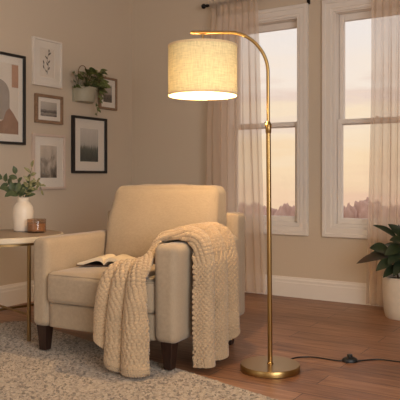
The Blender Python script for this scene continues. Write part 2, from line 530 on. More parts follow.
# ------------------------------------------------------------------ outside: distant tree line far below the upper-floor window
structure('ground', MB().box(-160, 60, 1.5, 178, -13.2, -13), M['ground'])
rng = random.Random(7)
crowns = []
for q in range(4):
    bm = bmesh.new(); bmesh.ops.create_icosphere(bm, subdivisions=4, radius=1)
    for v in bm.verts:
        n1 = noise.noise(v.co * 1.7 + Vector((q * 9, 0, 0))) * 0.30 + noise.noise(v.co * 4.5 + Vector((0, q * 5, 0))) * 0.16
        v.co = v.co * (1 + n1)
    me = bpy.data.meshes.new('crown'); bm.to_mesh(me); bm.free()
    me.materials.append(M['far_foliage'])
    me.polygons.foreach_set('use_smooth', [True] * len(me.polygons))
    crowns.append(me)
trunk_me = MB().lathe([(0.22, 0), (0.14, 4.5)], 8).build('trunk', M['far_trunk'])
tm = trunk_me.data
bpy.data.objects.remove(trunk_me)
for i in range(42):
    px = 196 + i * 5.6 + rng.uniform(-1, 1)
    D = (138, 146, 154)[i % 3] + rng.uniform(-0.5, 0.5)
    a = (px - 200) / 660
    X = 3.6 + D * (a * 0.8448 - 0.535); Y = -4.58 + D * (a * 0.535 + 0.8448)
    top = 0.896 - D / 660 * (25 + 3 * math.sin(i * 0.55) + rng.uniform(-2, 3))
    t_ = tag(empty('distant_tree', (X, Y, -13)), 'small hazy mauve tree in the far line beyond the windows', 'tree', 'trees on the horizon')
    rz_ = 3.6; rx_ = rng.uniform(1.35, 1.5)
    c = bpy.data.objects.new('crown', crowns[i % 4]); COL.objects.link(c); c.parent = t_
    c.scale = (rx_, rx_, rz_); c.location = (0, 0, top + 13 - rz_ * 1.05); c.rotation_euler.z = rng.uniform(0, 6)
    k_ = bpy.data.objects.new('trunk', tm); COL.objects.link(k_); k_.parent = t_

# ================================================================== rug
rug_rz = R(-14)
RL, RW, st = 2.75, 2.5, 0.0060
nx, ny = int(RL / st), int(RW / st)
xs = np.linspace(0, RL, nx + 1); ys = np.linspace(-RW, 0, ny + 1)
XX, YY = np.meshgrid(xs, ys)
rs = np.random.RandomState(3)
# loops: staggered rows of rounded nubs, each with its own height
pr, pc = 0.0175, 0.022
row = np.floor(YY / pr).astype(int)
fy = YY / pr - row
wob = 0.25 * np.sin(XX * 9 + row * 1.7)
colf = XX / pc + (row % 2) * 0.5 + wob
ci = np.floor(colf).astype(int); fx = colf - ci
hsh = np.modf(np.abs(np.sin(row * 127.1 + ci * 311.7) * 43758.5453))[0]
nub = (np.sin(PI * fy) ** 0.6) * (np.sin(PI * fx) ** 0.6)
Z = 0.001 + nub * (0.005 + 0.006 * hsh) + 0.001 * rs.rand(*XX.shape)
# rounded corners and soft edge
rc = 0.12
dx = np.maximum(0, rc - XX) ; dy = np.maximum(0, rc + YY)
dx2 = np.maximum(0, XX - (RL - rc)); dy2 = np.maximum(0, -RW + rc - YY)
ddx = np.maximum(dx, dx2); ddy = np.maximum(dy, dy2)
dist = np.sqrt(ddx ** 2 + ddy ** 2)
k = np.where(dist > 1e-9, np.minimum(1, rc / np.maximum(dist, 1e-9)), 1)
both = (ddx > 0) & (ddy > 0)
mx_ = np.where(both & (dist > rc), rc / np.maximum(dist, 1e-9), 1)
XX = np.where(dx > 0, rc - (rc - XX) * mx_, np.where(dx2 > 0, (RL - rc) + (XX - (RL - rc)) * mx_, XX))
YY = np.where(dy > 0, -rc + (YY + rc) * mx_, np.where(dy2 > 0, (-RW + rc) - (-RW + rc - YY) * mx_, YY))
edge = np.clip((rc - np.maximum(dist, np.where(both, dist, np.maximum(ddx, ddy)))) / 0.02, 0, 1)
Z = Z * np.sqrt(edge) * 1.0 + 0.001
P = np.stack([XX, YY, Z], -1).reshape(-1, 3)
idx = np.arange((nx + 1) * (ny + 1)).reshape(ny + 1, nx + 1)
Q = np.stack([idx[:-1, :-1], idx[:-1, 1:], idx[1:, 1:], idx[1:, :-1]], -1).reshape(-1, 4)
def grid_mesh(name, P, Q, material):
    me = bpy.data.meshes.new(name)
    me.vertices.add(len(P)); me.vertices.foreach_set('co', P.astype(np.float32).ravel())
    me.loops.add(Q.size); me.loops.foreach_set('vertex_index', Q.ravel().astype(np.int32))
    me.polygons.add(len(Q)); me.polygons.foreach_set('loop_start', np.arange(0, Q.size, 4, dtype=np.int32))
    me.polygons.foreach_set('use_smooth', np.ones(len(Q), bool))
    me.update(calc_edges=True); me.validate()
    me.materials.append(material)
    o = bpy.data.objects.new(name, me); COL.objects.link(o)
    return o
rug = grid_mesh('area_rug', P, Q, M['rug'])
rug.location = (0.44, -1.665, 0.0); rug.rotation_euler.z = rug_rz
tag(rug, 'chunky woven oatmeal wool rug on the wood floor under the armchair', 'rug')

# ================================================================== armchair
CH = (1.0545, -2.186, 0.0); CHR = R(4.15)
chair = tag(empty('armchair', CH, CHR), 'beige linen track-arm armchair on dark tapered legs, knitted blanket over one arm', 'armchair')
LZ = 0.138
for sx, x in ((-1, 0.055), (1, 0.815)):
    o = cushion(0.0515 if sx < 0 else 0.0625, 0.375, 0.2265, 0.034, 26, rnd=0.62).map(lambda p: p + Vector((0.0635 if sx < 0 else 0.8075, 0.375, LZ + 0.2265))).build('arm', M['linen'], chair, auto=False)
cushion(0.318, 0.33, 0.064, 0.012, 14).map(lambda p: p + Vector((0.431, 0.345, LZ + 0.064))).build('seat_base', M['linen'], chair, auto=False)
cushion(0.434, 0.057, 0.284, 0.022, 20).map(lambda p: p + Vector((0.435, 0.715, LZ + 0.284))).build('back_frame', M['linen'], chair, auto=False)
sc_ = cushion(0.313, 0.285, 0.077, 0.03, 26, top=0.022, front=0.008, wrinkle=0.004, seed=3).map(lambda p: p + Vector((0.431, 0.272, 0.344))).build('seat_cushion', M['linen'], chair, auto=False)
def rrect(hx, hy, r, n=6):
    pts = []
    for cx, cy, a0 in ((hx - r, hy - r, 0), (-hx + r, hy - r, 90), (-hx + r, -hy + r, 180), (hx - r, -hy + r, 270)):
        for k in range(n + 1):
            a = R(a0 + 90 * k / n)
            pts.append((cx + r * math.cos(a), cy + r * math.sin(a)))
    return pts
for zz in (0.411, 0.276):
    MB().tube([(0.431 + x, 0.272 + y, zz) for x, y in rrect(0.307, 0.279, 0.03)], 0.0038, 6, True).build('piping', M['piping'], sc_)
def lean(p):
    tz = (p.z + 0.225) / 0.45
    th = 1.0 - 0.30 * tz
    y = p.y * th
    if p.z > 0.12: y += 0.0
    bul = 0.018 * math.exp(-((tz - 0.52) / 0.25) ** 2) * p.x / 0.338
    return Vector((p.x + bul + max(0.0, tz) * 0.022, y + tz * 0.085 - 0.01, p.z))
bc = cushion(0.332, 0.098, 0.216, 0.045, 26, front=0.035, back=0.0, top=0.012, wrinkle=0.010, seed=11, fn=lean).map(lambda p: p + Vector((0.446, 0.555, 0.632))).build('back_cushion', M['linen'], chair, auto=False)
seam = []
for x, z in rrect(0.318, 0.197, 0.05):
    seam.append(lean(Vector((x, -0.078, z))) + Vector((0.446, 0.555, 0.632)))
MB().tube(seam, 0.0035, 6, True).build('piping', M['piping'], bc)
for lx, ly, s0 in ((0.062, 0.05, 1), (0.808, 0.05, 1), (0.062, 0.64, -1), (0.828, 0.64, -1)):
    a, b2 = 0.032, 0.021
    ox = 0.008 if lx < 0.4 else -0.008
    V = [(lx + sx * a, ly + sy * a, LZ + 0.012) for sx, sy in ((-1, -1), (1, -1), (1, 1), (-1, 1))] + \
        [(lx + ox * 0 + sx * b2, ly + sy * b2, 0.0125 if s0 > 0 else 0.0) for sx, sy in ((-1, -1), (1, -1), (1, 1), (-1, 1))]
    F = [(0, 1, 2, 3), (4, 7, 6, 5)] + [(i, i + 4, (i + 1) % 4 + 4, (i + 1) % 4) for i in range(4)]
    MB().add(V, F).build('leg', M['dark_wood'], chair, smooth=False, bevel=0.004)

# ------------------------------------------------------------------ knitted throw (laid over seat front and right arm)
# control rows in the chair's frame: points from the left/back edge to the right/near edge of the blanket
rows = [
    [(.500, -.050, .160), (.562, -.056, .105), (.625, -.078, .035), (.705, -.090, .020), (.782, -.082, .020)],
    [(.505, -.045, .270), (.566, -.050, .245), (.628, -.062, .235), (.702, -.068, .230), (.772, -.062, .230)],
    [(.518, -.042, .385), (.568, -.045, .388), (.624, -.046, .392), (.690, -.046, .397), (.744, -.044, .400)],
    [(.545, -.008, .442), (.580, -.012, .448), (.630, -.014, .452), (.688, -.014, .460), (.740, -.012, .468)],
    [(.580, .065, .456), (.625, .055, .462), (.665, .050, .475), (.702, .045, .492), (.736, .040, .512)],
    [(.655, .155, .470), (.680, .135, .485), (.703, .118, .508), (.720, .100, .532), (.732, .080, .556)],
    [(.700, .250, .530), (.710, .218, .548), (.717, .186, .568), (.723, .150, .584), (.730, .115, .594)],
    [(.732, .365, .600), (.740, .315, .608), (.744, .260, .614), (.748, .200, .611), (.752, .135, .600)],
    [(.810, .435, .624), (.810, .360, .626), (.810, .290, .626), (.810, .215, .617), (.810, .130, .604)],
    [(.874, .465, .604), (.875, .380, .608), (.875, .290, .609), (.875, .200, .607), (.868, .128, .590)],
    [(.892, .462, .520), (.893, .378, .522), (.893, .282, .524), (.893, .185, .524), (.890, .112, .520)],
    [(.896, .462, .320), (.898, .376, .320), (.899, .278, .320), (.899, .172, .318), (.896, .100, .315)],
    [(.898, .462, .200), (.900, .374, .170), (.901, .274, .140), (.901, .166, .138), (.898, .098, .135)],
    [(.899, .462, .145), (.902, .374, .095), (.903, .274, .036), (.903, .165, .028), (.900, .098, .024)],
]
C = np.array(rows)
C[:, :, 2] -= 0.010 * np.clip((C[:, :, 2] - 0.54) / 0.05, 0, 1)                                    # (rows, 5, 3)
def catmull(C, t):
    n = len(C)
    i = np.clip(np.floor(t).astype(int), 0, n - 2)
    f = (t - i)
    g = lambda k: C[np.clip(k, 0, n - 1)]
    p0, p1, p2, p3 = g(i - 1), g(i), g(i + 1), g(i + 2)
    f = f.reshape((-1,) + (1,) * (C.ndim - 1))
    return 0.5 * (2 * p1 + (p2 - p0) * f + (2 * p0 - 5 * p1 + 4 * p2 - p3) * f ** 2 + (3 * p1 - p0 - 3 * p2 + p3) * f ** 3)
midl = C[:, 2]
seg = np.linalg.norm(np.diff(midl, axis=0), axis=1)
arc = np.concatenate([[0], np.cumsum(seg)])
NS, NT = 760, 240
sa = np.linspace(0, arc[-1], NS)
ti = np.interp(sa, arc, np.arange(len(arc)))
G = catmull(C, ti)                                   # NS,5,3
G = np.transpose(G, (1, 0, 2))
tt = np.linspace(0, 4, NT)
G = catmull(G, tt)                                   # NT,NS,3
G = np.transpose(G, (1, 0, 2))                       # NS,NT,3
def normals(G):
    du = np.gradient(G, axis=0); dv = np.gradient(G, axis=1)
    n = np.cross(du, dv); n /= np.maximum(np.linalg.norm(n, axis=2, keepdims=True), 1e-9)
    return n
Nn = normals(G)
# blanket lies outward/upward
if Nn[int(NS * 0.62), NT // 2, 2] < 0: Nn = -Nn
T = np.linspace(0, 1, NT)[None, :] * np.ones((NS, 1))
S = sa[:, None] * np.ones((1, NT))
s01 = S / arc[-1]
# soft pleats that run the length of the blanket, deeper on the hanging ends
front = np.clip((0.36 - s01) / 0.22, 0, 1); outer = np.clip((s01 - 0.55) / 0.14, 0, 1)
ph = T + 0.03 * np.sin(s01 * 9)
fA = np.abs(np.sin(PI * (ph * 3.0 + 0.06))) ** 0.6
fB = np.abs(np.sin(PI * (T * 3.0 + 0.02 * np.sin(s01 * 14)))) ** 1.1
fM = np.abs(np.sin(PI * (ph * 3.0 + 0.02))) ** 0.8
mid_ = np.clip(1 - front - outer, 0, 1)
amp = fA * front * 0.056 + fB * outer * 0.070 + fM * mid_ * 0.022
# rolled near edge
amp += 0.006 * np.exp(-((T - 0.93) / 0.07) ** 2) * np.clip((s01 - 0.36) / 0.1, 0, 1)
ee = np.clip((1 - T) / 0.09, 0, 1); ee = ee * ee * (3 - 2 * ee)
amp = amp * (1 - (1 - ee) * np.clip((s01 - 0.30) / 0.06, 0, 1))
G = G + Nn * (amp + 0.009)[..., None]
# step the front hem like separate pleats
dz = np.clip((0.16 - s01) / 0.16, 0, 1)
Nn = normals(G)
if Nn[int(NS * 0.62), NT // 2, 2] < 0: Nn = -Nn
# seed-stitch bumps (arc length both ways)
wT = np.concatenate([np.zeros((NS, 1)), np.cumsum(np.linalg.norm(np.diff(G, axis=1), axis=2), axis=1)], axis=1)
pu, pv = 0.0115, 0.0096
a_ = S / pu; ri = np.floor(a_)
b_ = wT / pv
kn = np.maximum(0, np.sin(PI * a_) * np.sin(PI * b_)) ** 0.65
# ribbed border at both hems
rib = np.abs(np.sin(PI * wT / pv)) ** 0.8
hem = np.clip((0.05 - np.minimum(S, arc[-1] - S)) / 0.01, 0, 1)
kn = kn * (1 - hem) + rib * hem
G = G + Nn * (kn * (0.0095 - 0.0025 * outer))[..., None]
Pt = G.reshape(-1, 3)
idx = np.arange(NS * NT).reshape(NS, NT)
Q = np.stack([idx[:-1, :-1], idx[:-1, 1:], idx[1:, 1:], idx[1:, :-1]], -1).reshape(-1, 4)
if normals(G)[int(NS * 0.62), NT // 2, 2] < 0: Q = Q[:, ::-1]
throw = grid_mesh('knitted_throw', Pt, Q, M['throw'])
throw.location = CH; throw.rotation_euler.z = CHR
md = throw.modifiers.new('thickness', 'SOLIDIFY'); md.thickness = 0.010; md.offset = -1
tag(throw, 'chunky oatmeal knitted blanket draped over the seat and right arm of the armchair', 'blanket')

# ------------------------------------------------------------------ open book on the seat
bk = tag(empty('open_book', (1.385, -1.989, 0.4440), R(18)), 'open hardback book lying on the armchair seat, pages blank cream', 'book')
bk['label'] = 'open book lying face up on the armchair seat'
PW, PD = 0.148, 0.185
def page_mesh(sg):
    mb = MB(); V = []; F = []; n = 16
    for i in range(n + 1):
        t = i / n; x = sg * t * PW
        zt = 0.010 + 0.034 * math.sin(PI * min(1, t * 1.02) ** 0.55) * (1 - 0.35 * t) + 0.002
        zb = max(0.004, zt - 0.017)
        for y in (0, PD): V += [(x, y, zb), (x, y, zt)]
    for i in range(n):
        a = i * 4; b2 = a + 4
        F += [(a + 1, a + 3, b2 + 3, b2 + 1), (a, b2, b2 + 2, a + 2), (a, a + 1, b2 + 1, b2), (a + 2, b2 + 2, b2 + 3, a + 3)]
    F += [(0, 2, 3, 1), (n * 4, n * 4 + 1, n * 4 + 3, n * 4 + 2)]
    return mb.add(V, F)
page_mesh(-1).build('page_block', M['page'], bk)
page_mesh(1).build('page_block', M['page'], bk)
MB().box(-PW - 0.005, PW + 0.005, -0.004, PD + 0.004, 0, 0.0035).build('cover', M['cover'], bk, smooth=False)

# ================================================================== floor lamp
LP = Vector((2.237, -1.803, 0)); LR = R(32.35)
lamp = tag(empty('floor_lamp', LP, LR), 'brass arc floor lamp with a lit linen drum shade, round base on the wood floor', 'floor lamp')
def toL(x, y, z=0.0):
    d = Vector((x, y, 0)) - LP
    c, s = math.cos(-LR), math.sin(-LR)
    return (d.x * c - d.y * s, d.x * s + d.y * c, z)
MB().lathe([(0.0, 0), (0.135, 0), (0.139, 0.003), (0.139, 0.026), (0.136, 0.030), (0.02, 0.0305), (0.0, 0.0305)], 64).build('base', M['brass'], lamp)
tilt = lambda p: Vector((p.x - 0.010 * max(0.0, p.z) / 1.3 * (1 if p.x > -0.05 else max(0.0, 1 + (p.x + 0.05) / 0.2)), p.y, p.z))
MB().lathe([(0.0112, 0.03), (0.0112, 1.11)], 20).map(tilt).build('pole', M['brass'], lamp)
MB().lathe([(0.016, 0.030), (0.016, 0.034), (0.0125, 0.037), (0.0113, 0.037)], 24).build('base_collar', M['brass'], lamp)
MB().lathe([(0.0113, 1.105), (0.0135, 1.108), (0.0135, 1.135), (0.0155, 1.137), (0.0155, 1.145), (0.0125, 1.149), (0.0088, 1.160)], 24).map(tilt).build('pole_joint', M['brass'], lamp)
pts = [(0, 0, 1.14), (0, 0, 1.25)]
Rr = 0.185
for k in range(25):
    a = R(90 * k / 24)
    pts.append((-Rr + Rr * math.cos(a), 0, 1.575 - Rr + Rr * math.sin(a)))
pts += [(-0.25, 0, 1.575), (-0.371, 0, 1.575)]
MB().tube(pts, 0.0080, 14).map(tilt).build('arm', M['brass'], lamp)
SX = -0.315
MB().tube([(SX, 0, 1.575), (SX, 0, 1.515)], 0.006, 10).build('stem', M['brass'], lamp)
s0, s1, sr = 1.283, 1.508, 0.1605
sh = MB()
sh.lathe([(sr, s0), (sr, s1)], 96, (SX, 0, 0), close=False)
shade = sh.build('lamp_shade', M['shade'], lamp)
for z in (s0, s1):
    MB().lathe([(sr - 0.002, z - 0.005), (sr + 0.0018, z - 0.005), (sr + 0.0018, z + 0.005), (sr - 0.002, z + 0.005), (sr - 0.002, z - 0.005)], 96, (SX, 0, 0), close=False).build('rim', M['shade_rim'], shade)
fit = MB()
for k in range(3):
    a = R(120 * k + 30)
    fit.tube([(SX, 0, s1 - 0.012), (SX + (sr - 0.003) * math.cos(a), (sr - 0.003) * math.sin(a), s1 - 0.006)], 0.002, 6)
fit.build('shade_fitter', M['brass'], lamp)
MB().lathe([(0.0, s1 - 0.008), (0.019, s1 - 0.008), (0.019, 1.385), (0.014, 1.376), (0.0, 1.376)], 20, (SX, 0, 0)).build('socket', M['brass'], lamp)
bl = []
for k in range(13):
    a = PI * k / 12
    bl.append((0.030 * math.sin(a), 1.342 + 0.036 * math.cos(a)))
MB().lathe(bl, 20, (SX, 0, 0)).build('bulb', M['bulb'], lamp)
cordp = [(2.245, -1.60), (2.262, -1.545), (2.30, -1.512), (2.345, -1.497), (2.40, -1.497), (2.45, -1.495), (2.49, -1.475), (2.535, -1.445), (2.575, -1.40), (2.61, -1.37), (2.66, -1.357), (2.72, -1.353), (2.85, -1.32), (3.05, -1.22), (3.4, -1.02), (3.9, -0.6), (4.2, -0.05)]
cp = [toL(2.237 + 0.137 * math.cos(R(75)), -1.803 + 0.137 * math.sin(R(75)), 0.008)] + [toL(x, y, 0.0035) for x, y in cordp]
cA = np.array(cp)
ct = np.linspace(0, len(cp) - 1, 140)
cord = MB().tube([tuple(p) for p in catmull(cA, ct)], 0.0034, 8).build('power_cord', M['black'], lamp)
sw = Vector(toL(2.502, -1.467)); ang = math.atan2(Vector(toL(2.532, -1.447)).y - Vector(toL(2.474, -1.484)).y, Vector(toL(2.532, -1.447)).x - Vector(toL(2.474, -1.484)).x)
sb = MB().lathe([(0.0, 0.0), (0.036, 0.0), (0.0365, 0.006), (0.031, 0.013), (0.020, 0.0175), (0.0, 0.018)], 28)
sb.v = [(p[0] * 1.08, p[1] * 0.8, p[2] * 1.25) for p in sb.v]
sb.map(lambda p: Vector((p.x * math.cos(ang) - p.y * math.sin(ang) + sw.x, p.x * math.sin(ang) + p.y * math.cos(ang) + sw.y, p.z)))
fs = sb.build('foot_switch', M['black'], cord)
bt = MB().lathe([(0.013, 0.016), (0.013, 0.034), (0.011, 0.036), (0.0, 0.0365)], 16, (sw.x, sw.y, 0))
bt.build('switch_button', M['black'], cord)

# ================================================================== side table with vase, sprigs and candle
TZ = 0.575
tbl = tag(empty('side_table', (0.616, -1.977, 0)), 'round pale side table with slim brass legs left of the armchair', 'side table')
MB().lathe([(0.0, TZ - 0.028), (0.331, TZ - 0.028), (0.331, TZ), (0.0, TZ)], 80).build('tabletop', M['taupe_wood'], tbl)
MB().lathe([(0.331, TZ - 0.030), (0.338, TZ - 0.030), (0.342, TZ - 0.026), (0.342, TZ - 0.002), (0.338, TZ + 0.002), (0.331, TZ + 0.002), (0.331, TZ - 0.030)], 80, close=False).build('edge_band', M['stone'], tbl)
MB().lathe([(0.298, TZ - 0.045), (0.314, TZ - 0.045), (0.314, TZ - 0.030), (0.298, TZ - 0.030), (0.298, TZ - 0.045)], 64, close=False).build('ring', M['aged_brass'], tbl)
lr = 0.305
angs = [R(-47 + 32.35 + 90 * k) for k in range(4)]
for a in angs:
    x, y = lr * math.cos(a), lr * math.sin(a)
    MB().tube([(x, y, TZ - 0.04), (x, y, 0.0125 if a in (angs[0], angs[3]) else 0.0)], 0.0105, 10).build('leg', M['aged_brass'], tbl)
for k in range(2):
    a = angs[k]; b2 = angs[(k + 2) % 4]
    MB().tube([(lr * math.cos(a), lr * math.sin(a), 0.155 - 0.014 * k), (lr * math.cos(b2), lr * math.sin(b2), 0.155 - 0.014 * k)], 0.007, 8).build('stretcher', M['aged_brass'], tbl)

VX, VY = 0.585, -1.796
vase = tag(empty('vase', (VX, VY, TZ)), 'off-white ceramic bottle vase on the side table, holding leafy sprigs', 'vase')
MB().lathe([(0.0, 0), (0.046, 0), (0.054, 0.005), (0.0585, 0.02), (0.061, 0.07), (0.0615, 0.125), (0.058, 0.148), (0.048, 0.165), (0.037, 0.176), (0.033, 0.186), (0.034, 0.200), (0.037, 0.205), (0.034, 0.205), (0.030, 0.198), (0.029, 0.185), (0.034, 0.172), (0.050, 0.150), (0.053, 0.02), (0.0, 0.012)], 48).build('vase_body', M['ceramic'], vase)
MB().lathe([(0.0375, 0.168), (0.040, 0.171), (0.0375, 0.175)], 40, close=False).build('neck_ring', M['ceramic'], vase)

# camera-facing axes used only to describe where each sprig leans (right along the table front, away from the viewer)
ur = Vector((math.cos(R(32.35)), math.sin(R(32.35)), 0)); vr = Vector((-ur.y, ur.x, 0))
def off3(r, d, z): return ur * r + vr * d + Vector((0, 0, z))
rg = random.Random(21)
def sprig(pts, nl, ll, lw, leafm, label, berries=0, seed=0):
    rgl = random.Random(seed)
    P_ = [Vector(p) for p in pts]
    A = np.array([tuple(p) for p in P_])
    s = tag(empty('leafy_sprig', (VX, VY, TZ + 0.02)), label, 'sprig', 'sprigs in the vase')
    base = Vector((0, 0, 0.02))
    cc = catmull(A, np.linspace(0, len(A) - 1, 24)) - np.array(base)
    MB().tube([tuple(p) for p in cc], list(np.linspace(0.0028, 0.0012, 24)), 6).build('stem', M['stem'], s)
    mb = MB()
    for i in range(nl):
        t = 0.42 + 0.58 * (i + 0.5) / nl if i < nl - 1 else 1.0
        j = min(23, int(t * 23)); c = Vector(cc[j]); d = (Vector(cc[min(23, j + 1)]) - Vector(cc[max(0, j - 1)])).normalized()
        sgn = 1 if i % 2 else -1
        sd = d.cross(vr).normalized() * sgn
        dirv = (d * (0.55 if i < nl - 1 else 1.0) + (sd * 0.9 if i < nl - 1 else sd * 0.1) + vr * rgl.uniform(-0.5, 0.5)).normalized()
        L_ = 1.22 * ll * rgl.uniform(0.8, 1.15)
        mb.leaf(c, c + dirv * L_, 1.2 * lw * rgl.uniform(0.85, 1.15), up=(-vr * 1.0 + Vector((rgl.uniform(-.5, .5), rgl.uniform(-.5, .5), 0.6))), fold=0.2, arch=0.08)
    for i in range(berries):
        j = rgl.randint(11, 23); c = Vector(cc[j]) + Vector((rgl.uniform(-.02, .02), rgl.uniform(-.02, .02), rgl.uniform(-.015, .02)))
        mb.lathe([(0, -0.004), (0.003, -0.003), (0.0042, 0), (0.003, 0.003), (0, 0.004)], 8, tuple(c))
        mb.tube([tuple(cc[j]), tuple(c)], 0.0007, 4)
    mb.build('leaves', leafm, s)
sprig([off3(0.0, 0, .06), off3(-.012, 0, .19), off3(-.06, -.01, .26), off3(-.118, -.02, .315)], 8, .052, .028, M['olive_leaf'], 'green leafy sprig leaning farthest left out of the vase', seed=1)
sprig([off3(.004, .01, .06), off3(.004, .01, .19), off3(-.02, .01, .26), off3(-.045, .0, .345)], 7, .050, .027, M['olive_leaf'], 'green leafy sprig rising upright left of centre in the vase', seed=2)
sprig([off3(.004, -.01, .06), off3(-.006, -.016, .19), off3(-.03, -.035, .235), off3(-.065, -.05, .25)], 6, .056, .030, M['olive_leaf'], 'short broad-leaved sprig low over the rim of the vase', seed=3)
sprig([off3(.01, .0, .06), off3(.012, .0, .19), off3(.035, .0, .28), off3(.052, .0, .385)], 9, .040, .017, M['pale_leaf'], 'tallest sprig in the vase, with fine pale leaves and buds', berries=14, seed=4)
sprig([off3(.012, .008, .06), off3(.016, .008, .19), off3(.055, .0, .27), off3(.092, -.01, .30), off3(.115, -.015, .25)], 9, .034, .014, M['pale_leaf'], 'thin budded sprig arching down on the right side of the vase', berries=14, seed=5)
sprig([off3(-.004, .012, .06), off3(.004, .014, .19), off3(.022, .012, .24), off3(.03, .01, .285)], 6, .048, .026, M['olive_leaf'], 'short green sprig in the middle of the vase', seed=6)

cd = tag(empty('candle', (0.712, -1.808, TZ)), 'candle in a brown amber glass tumbler beside the white vase', 'candle')
MB().lathe([(0.0, 0.0), (0.050, 0.0), (0.0545, 0.004), (0.0555, 0.078), (0.0545, 0.080), (0.0525, 0.078), (0.0515, 0.010), (0.0, 0.008)], 48).build('tumbler', M['amber'], cd)
wx = MB().lathe([(0.0, 0.0095), (0.0505, 0.0105), (0.0512, 0.052), (0.047, 0.0535), (0.0, 0.053)], 40).build('wax', M['wax'], cd)
MB().tube([(0, 0, 0.052), (0.001, 0, 0.060), (0.003, 0, 0.066)], 0.0011, 6).build('wick', M['black'], wx)

# ================================================================== pictures on the left wall
def art(name, kind):
    m = mat(name, (0.5, 0.5, 0.5), 0.85)
    t, N, L, b = nodes(m)
    c = N.new('ShaderNodeTexCoord')
    sp = N.new('ShaderNodeSeparateXYZ'); L.new(c.outputs['Generated'], sp.inputs[0])
    z = sp.outputs['Z']
    nX = noise_tex(t, texcoord(t, (26, 1, 9)), 1, 5)
    if kind == 'sea':
        n2 = noise_tex(t, texcoord(t, (40, 1, 130)), 1, 4)
        h = math_n(t, 'ADD', z, math_n(t, 'MULTIPLY', math_n(t, 'SUBTRACT', n2, 0.5), 0.30))
        col = ramp(t, h, [(0.0, lin(70, 64, 58)), (0.20, lin(150, 140, 128)), (0.30, lin(62, 58, 54)), (0.44, lin(128, 120, 110)), (0.50, lin(170, 160, 148)), (1.0, lin(186, 176, 162))])
    elif kind == 'forest':
        n2 = noise_tex(t, texcoord(t, (95, 1, 5)), 1, 3, 0.7)
        h = math_n(t, 'ADD', z, math_n(t, 'MULTIPLY', math_n(t, 'SUBTRACT', n2, 0.5), 0.62))
        col = ramp(t, h, [(0.0, lin(50, 56, 52)), (0.25, lin(66, 72, 66)), (0.42, lin(92, 96, 88)), (0.50, lin(186, 180, 170)), (1.0, lin(210, 202, 192))])
    elif kind == 'mist':
        n2 = noise_tex(t, texcoord(t, (10, 1, 7), rot=(0, R(25), 0)), 1, 5, 0.6, 0.4)
        h = math_n(t, 'ADD', math_n(t, 'MULTIPLY', z, 0.35), math_n(t, 'MULTIPLY', n2, 0.75))
        col = ramp(t, h, [(0.34, lin(62, 56, 50)), (0.46, lin(110, 100, 90)), (0.58, lin(190, 176, 160)), (0.75, lin(206, 192, 176))])
    else:
        n2 = noise_tex(t, texcoord(t, (18, 1, 14)), 1, 4)
        h = math_n(t, 'ADD', z, math_n(t, 'MULTIPLY', math_n(t, 'SUBTRACT', n2, 0.5), 0.22))
        col = ramp(t, h, [(0.0, lin(96, 84, 70)), (0.2, lin(74, 66, 58)), (0.42, lin(104, 92, 82)), (0.47, lin(160, 148, 138)), (1.0, lin(176, 164, 152))])
    L.new(col, b.inputs['Base Color'])
    return m

def picture(y0, y1, z0, z1, bar, fm, mw, label, printm, depth=0.026, mwz=None):
    w, h = (y1 - y0) / 2, (z1 - z0) / 2
    p = tag(empty('picture_frame', (0.0, (y0 + y1) / 2, (z0 + z1) / 2), R(90)), label, 'picture', 'framed pictures on the left wall')
    rect_ring(MB(), -w + bar, w - bar, -h + bar, h - bar, bar, -0.001, -depth).build('frame', fm, p, smooth=False, bevel=0.002)
    mwz = mwz or mw
    iw, ih = w - bar - mw, h - bar - mwz
    # mat board with a window cut in it
    mb = MB(); W_, H_ = w - bar + 0.002, h - bar + 0.002
    V = [(-W_, -.013, -H_), (W_, -.013, -H_), (W_, -.013, H_), (-W_, -.013, H_), (-iw, -.013, -ih), (iw, -.013, -ih), (iw, -.013, ih), (-iw, -.013, ih),
         (-iw + .002, -.0105, -ih + .002), (iw - .002, -.0105, -ih + .002), (iw - .002, -.0105, ih - .002), (-iw + .002, -.0105, ih - .002)]
    F = [(i, (i + 1) % 4, (i + 1) % 4 + 4, i + 4) for i in range(4)] + [(i + 4, (i + 1) % 4 + 4, (i + 1) % 4 + 8, i + 8) for i in range(4)]
    mb.add(V, F).build('mat_board', M['mat_board'], p, smooth=False)
    pr_ = MB().box(-iw, iw, -0.0104, -0.006, -ih, ih).build('print', printm, p, smooth=False)
    MB().box(-W_, W_, -0.0175, -0.0160, -H_, H_).build('glazing', M['glass'], p, smooth=False)
    return p, pr_, iw, ih

# large abstract
p, pr_, iw, ih = picture(-1.737, -1.256, 1.132, 1.766, 0.018, M['black_frame'], 0.034, 'large black-framed abstract print at the far left of the wall', M['paper'], 0.03, 0.05)
def flat(poly, y):
    mb = MB(); n = len(poly)
    V = [(x, y, z) for x, z in poly] + [(x, y - 0.0004, z) for x, z in poly]
    F = [tuple(range(n)), tuple(range(n, 2 * n))] + [(i, (i + 1) % n, n + (i + 1) % n, n + i) for i in range(n)]
    return mb.add(V, F)
M['art_grey'] = speckled('art_grey', lin(164, 152, 140), 0.9, 20, 0.06, 0, 0.001)
M['art_terra'] = speckled('art_terracotta', lin(160, 124, 100), 0.9, 14, 0.12, 0, 0.001)
M['art_blush'] = speckled('art_blush', lin(190, 150, 124), 0.9, 14, 0.06, 0, 0.001)
arch = [(-0.10, -ih + 0.10), (0.105, -ih + 0.10)] + [(0.0025 + 0.1025 * math.cos(R(a)), 0.03 + 0.1025 * math.sin(R(a))) for a in range(0, 181, 12)]
flat(arch, -0.0106).build('shape', M['art_grey'], pr_, smooth=False)
flat([(0.125, ih - 0.005), (iw - 0.004, ih - 0.005), (iw - 0.004, ih - 0.165), (0.125, ih - 0.165)], -0.0106).build('shape', M['art_blush'], pr_, smooth=False)
